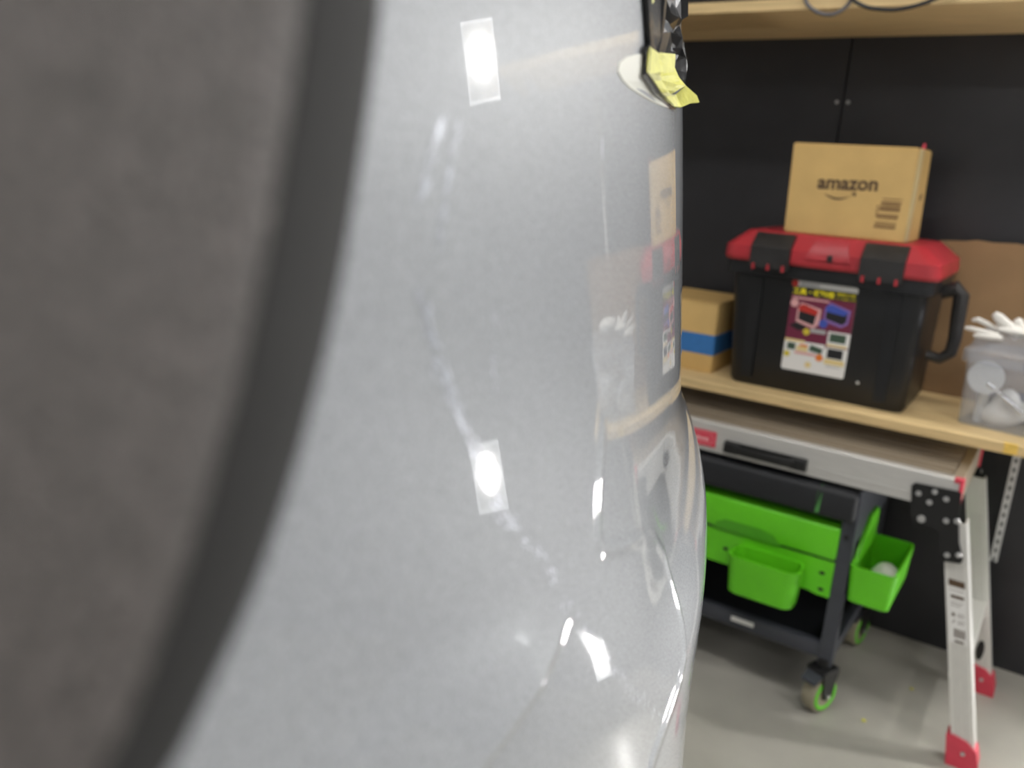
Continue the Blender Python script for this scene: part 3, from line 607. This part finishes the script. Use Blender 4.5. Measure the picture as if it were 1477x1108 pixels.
# hinge brackets and legs
def leg(side, front):
    sx = 1 if side > 0 else -1; xm = -.542
    X = lambda x: x if side > 0 else 2*xm-x
    y0, y1 = (1.924, 1.966) if front else (2.278, 2.306)
    tz, bz = .560, .028; tx, bx = -.148, -.036; w = .046
    def ring(z):
        k = (z-bz)/(tz-bz); x = bx+(tx-bx)*k
        return [(X(x), y0, z), (X(x+w), y0, z), (X(x+w), y1, z), (X(x+w-.003), y1, z), (X(x+w-.003), y0+.003, z), (X(x+.003), y0+.003, z), (X(x+.003), y1, z), (X(x), y1, z)]
    b = B(); b.loft([ring(bz), ring(tz)]); lg = b.make('leg', 'aluv', t, ang=20)
    b = B()
    for q in (.012, .019, .027, .034):     # extruded grooves on the face
        def rg(z):
            k = (z-bz)/(tz-bz); x = bx+(tx-bx)*k+q; yy = y0-.0008 if front else y0-.0008
            return [(X(x-.0015), yy, z), (X(x+.0015), yy, z), (X(x+.0015), y0+.001, z), (X(x-.0015), y0+.001, z)]
        b.loft([rg(.07), rg(.47)])
    b.make('groove', 'alu', lg, ang=0, kind='stuff')
    fx = bx-.006
    b = B(); fp = [(fx-.002, 0), (fx+.060, 0), (fx+.060, .022), (fx+.051, .052), (fx+.030, .068), (fx+.002, .074), (fx-.012, .070)]
    b.prism([(X(x), y0-.006, z) for x, z in fp], (0, .042, 0)); ft = b.make('foot', 'redcap', lg, label='red plastic foot')
    b = B(); b.cyl((X(fx+.027), y0-.0065, .040), (X(fx+.027), y0-.009, .040), .0045, 12); b.make('foot_screw', 'bolt', ft if False else lg)
    return lg
LEGS = {(s, f): leg(s, f) for s in (1, -1) for f in (True, False)}
lgF = LEGS[(1, True)]; lgB = LEGS[(1, False)]
def hinge(side, front):
    xm = -.542; X = lambda x: x if side > 0 else 2*xm-x
    y = 1.9185 if front else 2.3115; dy = -.005 if front else .005
    pl = [(-.218, .620), (-.212, .627), (-.128, .630), (-.122, .628), (-.118, .57), (-.108, .52), (-.094, .484), (-.097, .475), (-.130, .470), (-.138, .476), (-.148, .53), (-.160, .538), (-.190, .536), (-.208, .548)]
    b = B(); b.prism([(X(x), y, z) for x, z in pl], (0, dy, 0)); hg = b.make('hinge_bracket', 'bracket', t, label='black steel hinge plate')
    b = B(); yy = y+dy
    for x, z, r in ((-.202, .606, .0065), (-.172, .618, .0065), (-.178, .592, .0065), (-.148, .608, .0065), (-.187, .551, .009), (-.140, .561, .0065), (-.120, .566, .0065), (-.125, .486, .0065), (-.104, .493, .0065)):
        b = B(); b.cyl((X(x), yy-dy*.1, z), (X(x), yy+dy*.5, z), r, 14, r*.8); b.make('rivet', 'bolt', hg)
for s in (1, -1):
    for f in (True, False): hinge(s, f)
# steps between the legs
for s in (1, -1):
    X = lambda x: x if s > 0 else -1.084-x
    xa = -.036+(-.112)*((.245-.028)/(.56-.028))
    b = B(); xs = sorted((X(xa+.006), X(xa+.040))); b.box(xs[0], xs[1], 1.9275, 2.302, .205, .245, .001, 1); b.make('step', 'aluv', t)
# red corner caps
for X_, sgn in ((PX1, 1), (PX0, -1)):
    for y0, y1 in ((1.916, 1.932), (2.298, 2.314)):
        b = B(); xs = sorted((X_-.0155*sgn, X_+.004*sgn)); b.box(xs[0], xs[1], y0, y1, .6465, .657, .002)
        xs = sorted((X_-.004*sgn, X_+.004*sgn)); b.box(xs[0], xs[1], y0, y1, .580, .650, .002); b.make('corner_cap', 'redcap', t, label='red plastic corner cap')
# black hinge slot on rear leg
b = B(); fl = .115; xb = -.036-.112*((fl-.028)/.532); b.prism([(xb+.022+.009*math.cos(a), 2.2765, fl+.028*math.sin(a)) for a in [2*math.pi*i/16 for i in range(16)]], (0, .002, 0)); so = b.make('slot_plate', 'bracket', lgB)
# sticker on the front leg
def LP(u, z, e=0): x = -.036-.112*((z-.028)/.532); return Vector((x+.004+.036*u, 1.9228-e, z))
b = B(); b.prism([LP(0, .29), LP(1, .29), LP(1, .432), LP(0, .432)], (0, .0006, 0)); ls = b.make('leg_sticker', 'paper', lgF, ang=0, label='white information sticker with dark print')
b = B()
def lq(u0, u1, z0, z1, e=.0004): b.quad(LP(u0, z0, e), LP(u1, z0, e), LP(u1, z1, e), LP(u0, z1, e))
lq(.08, .98, .417, .432); lq(.18, .90, .391, .398)
for u0, u1, z in ((.1, .9, .408), (.15, .85, .381), (.15, .7, .374), (.5, .9, .356), (.5, .85, .351), (.5, .9, .340), (.5, .8, .335)): lq(u0, u1, z, z+.0014)
lq(.2, .36, .350, .358); b.quad(LP(.2, .334, .0004), LP(.25, .334, .0004), LP(.38, .343, .0004), LP(.32, .343, .0004))
u = .28
while u < .92: w = random.choice((.025, .04, .06)); lq(u, min(u+w, .94), .303, .323); u += w+random.choice((.02, .03))
lq(.3, .8, .292, .297); b.make('leg_sticker_print', 'ink', lgF, ang=0, recalc=False)
# ================================================================ green service cart
t = thing('utility_cart', 'grey and black rolling cart with bright green trays under the platform', 'cart', (-.65, 2.11, 0))
CX0, CX1 = -.98, -.313
for (x, yy) in ((CX1, 1.925), (CX1, 2.29), (CX0+.03, 1.925), (CX0+.03, 2.29)):
    b = B(); b.hexa([(x-.034, yy, .125), (x-.002, yy, .125), (x-.002, yy+.03, .125), (x-.034, yy+.03, .125), (x-.032, yy, .50), (x, yy, .50), (x, yy+.03, .50), (x-.032, yy+.03, .50)]); po = b.make('post', 'cartgrey', t)
    if yy < 2:
        b = B(); b.cyl((x-.018, yy+.001, .458), (x-.018, yy-.002, .458), .006, 12); b.make('post_hole', 'bracket', po)
b = B(); b.box(CX0+.03, CX1-.034, 1.928, 1.95, .138, .177, .002); rl = b.make('bottom_rail', 'cartgrey', t)
b = B(); b.box(-.566, -.508, 1.9262, 1.928, .155, .167); b.make('maker_label', 'pink' if False else 'paper', rl, ang=0, label='small white label')
b = B(); b.box(CX1-.026, CX1-.004, 1.955, 2.29, .138, .170, .002); b.make('bottom_rail', 'cartgrey', t)
b = B(); b.box(CX0+.03, CX1-.034, 2.30, 2.315, .138, .177, .002); b.make('bottom_rail', 'cartgrey', t)
b = B(); b.box(CX0+.03, CX1-.036, 1.951, 2.299, .140, .150); b.make('bottom_shelf', 'cartblack', t, ang=0)
b = B(); b.box(CX0+.03, CX1-.036, 2.302, 2.308, .18, .50); b.make('back_panel', 'cartblack', t, ang=0)
b = B(); b.box(CX0, CX1-.004, 1.905, 2.32, .496, .570, .014, 3); b.make('padded_top', 'cartblack', t)
b = B(); b.prism([(CX1-.006, 1.918, .44), (CX1-.006, 2.315, .44), (CX1-.006, 2.315, .574), (CX1-.006, 1.918, .574)], (.006, 0, 0)); b.make('side_frame', 'cartgrey', t)
for x in (-.704, -.400):
    b = B(); b.prism([(x-.0045, 1.9035, .506), (x+.0045, 1.9035, .506), (x+.0055, 1.9035, .556), (x+.0015, 1.915, .5725), (x-.0045, 1.9035, .556)], (0, .004, 0)); b.make('strap', 'strap', t, label='narrow green strap')
# upper tray
b = B(); b.box(CX0+.03, -.345, 1.916, 2.10, .395, .476, .006, 3); ut = b.make('green_drawer', 'green', t)
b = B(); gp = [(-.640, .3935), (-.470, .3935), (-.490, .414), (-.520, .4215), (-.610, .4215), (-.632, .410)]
b.prism([(x, 1.9148, z) for x, z in gp], (0, .003, 0)); b.make('finger_recess', mat('green_recess_shade', (.07, .34, .01), .5), ut, label='finger grip recess with its shade put in as darker green')  # shadow of the grip recess put in as darker green
b = B(); b.box(CX0+.03, -.346, 1.922, 2.09, .386, .395); b.make('gap_strip', 'cartblack', t, ang=0)
# lower panel with pocket
b = B(); pp = [(CX0+.03, .388), (-.345, .390), (-.345, .300), (-.375, .300), (-.395, .305), (-.58, .302), (CX0+.03, .305)]
b.prism([(x, 1.920, z) for x, z in pp], (0, .02, 0)); lp = b.make('green_panel', 'green', t)
for x, z in ((-.602, .343), (-.369, .357), (-.366, .316)):
    b = B(); b.prism([(x+.007*math.cos(a), 1.9192, z+.0045*math.sin(a)) for a in [2*math.pi*i/12 for i in range(12)]], (0, .002, 0)); b.make('panel_hole', 'bracket', lp)
def tub(name, x0, x1, y0, y1, zb, zt, r, tap, thick, parent, label=None, lip=0):
    b = B(); n = 5
    o0 = rrect(x0+tap, x1-tap, y0+tap, y1-tap*.2, r*.8, n); o1 = rrect(x0, x1, y0, y1, r, n); i1 = rrect(x0+thick, x1-thick, y0+thick, y1-thick, max(r-thick, .002), n); i0 = rrect(x0+tap+thick, x1-tap-thick, y0+tap+thick, y1-tap*.2-thick, max(r*.8-thick, .002), n)
    ro = rrect(x0+tap+.006, x1-tap-.006, y0+tap+.006, y1-tap*.2-.004, max(r*.7, .003), n)
    b.loft([[(x, y, zb) for x, y in ro], [(x, y, zb+.005) for x, y in o0], [(x, y, zt) for x, y in o1], [(x, y, zt) for x, y in i1], [(x, y, zb+.008) for x, y in i0]])
    return b.make(name, 'green', parent, ang=40, label=label)
tub('green_pocket', -.574, -.403, 1.838, 1.921, .268, .368, .028, .008, .006, t, 'green front pocket')
# side bin
sb = tub('green_side_bin', -.3125, -.212, 1.915, 2.150, .305, .398, .014, .006, .005, t, 'open green side bin')
b = B(); b.prism([(-.3125, 1.960, .39), (-.3125, 2.155, .39), (-.3125, 2.155, .455), (-.3125, 2.13, .475), (-.3125, 2.06, .475), (-.3125, 1.975, .415)], (.008, 0, 0)); b.make('hook_plate', 'green', sb)
o = crumple((-.252, 2.03, .345), .034, (.9, 1.5, .95), 11, 'bag', 'plastic_pouch', 'crumpled whitish plastic pouch in the green side bin', 'bag', 3, .4)
# casters
def caster(x, y, a):
    xf = rotz(math.radians(a), (x, y, 0)); r = .048
    b = B(); b.xf = xf; b.cyl((x, y, .118), (x, y, .14), .016, 14); b.box(x-.026, x+.026, y-.03, y+.03, .108, .118, .003)
    for sg in (-1, 1):
        q = x+sg*.0235; b.prism([(q-.002, y-.028, .110), (q-.002, y+.030, .110), (q-.002, y+.012, .040), (q-.002, y-.012, .040)], (.004, 0, 0))
    fk = b.make('caster_fork', 'bracket', t)
    b = B(); b.xf = xf; prof_ = [(-.018, r-.012), (-.017, r-.003), (-.012, r), (.012, r), (.017, r-.003), (.018, r-.012)]
    n = 28; b.loft([[(x+e, y+rr*math.cos(k*2*math.pi/n), .048+rr*math.sin(k*2*math.pi/n)) for k in range(n)] for e, rr in prof_]); b.make('caster_wheel', 'tread', t)
    for sg in (-1, 1):
        b = B(); b.xf = xf; b.torus((x+sg*.0185, y, .048), (1, 0, 0), r-.013, .0055, 28, 8, .5); b.make('wheel_ring', 'green', fk, label='green wheel ring')
        b = B(); b.xf = xf; b.cyl((x+sg*.018, y, .048), (x+sg*.030, y, .048), .007, 12, .005); b.make('axle_bolt', 'chrome', fk)
    b = B(); b.xf = xf; b.prism([(x-.020, y-.052, .088), (x+.020, y-.052, .088), (x+.022, y-.028, .104), (x-.022, y-.028, .104)], (0, 0, .005)); b.make('brake_pedal', 'cartgrey', fk)
caster(-.333, 1.935, -22); caster(-.333, 2.31, -12); caster(-.955, 1.935, 10); caster(-.955, 2.31, 30)
# ================================================================ small scraps on the floor
def scrap(px, py, s, seed, label):
    r = ray(px, py); p = EYE+r*(-H/r[2]); rnd = random.Random(seed); b = B(); b.sphere((p[0], p[1], s*.5), s, (1, .8, .5), 1)
    for v in b.bm.verts: v.co += Vector((rnd.uniform(-1, 1), rnd.uniform(-1, 1), rnd.uniform(0, .5)))*s*.2
    mz = min(v.co.z for v in b.bm.verts)
    for v in b.bm.verts: v.co.z -= mz
    return one('tape_scrap', b, 'crumb', label, 'scrap', ang=0)
scrap(1315, 995, .005, 1, 'tiny yellow scrap on the floor, nearer the back wall')
scrap(1246, 1041, .006, 2, 'tiny yellow scrap on the floor, nearer the front')
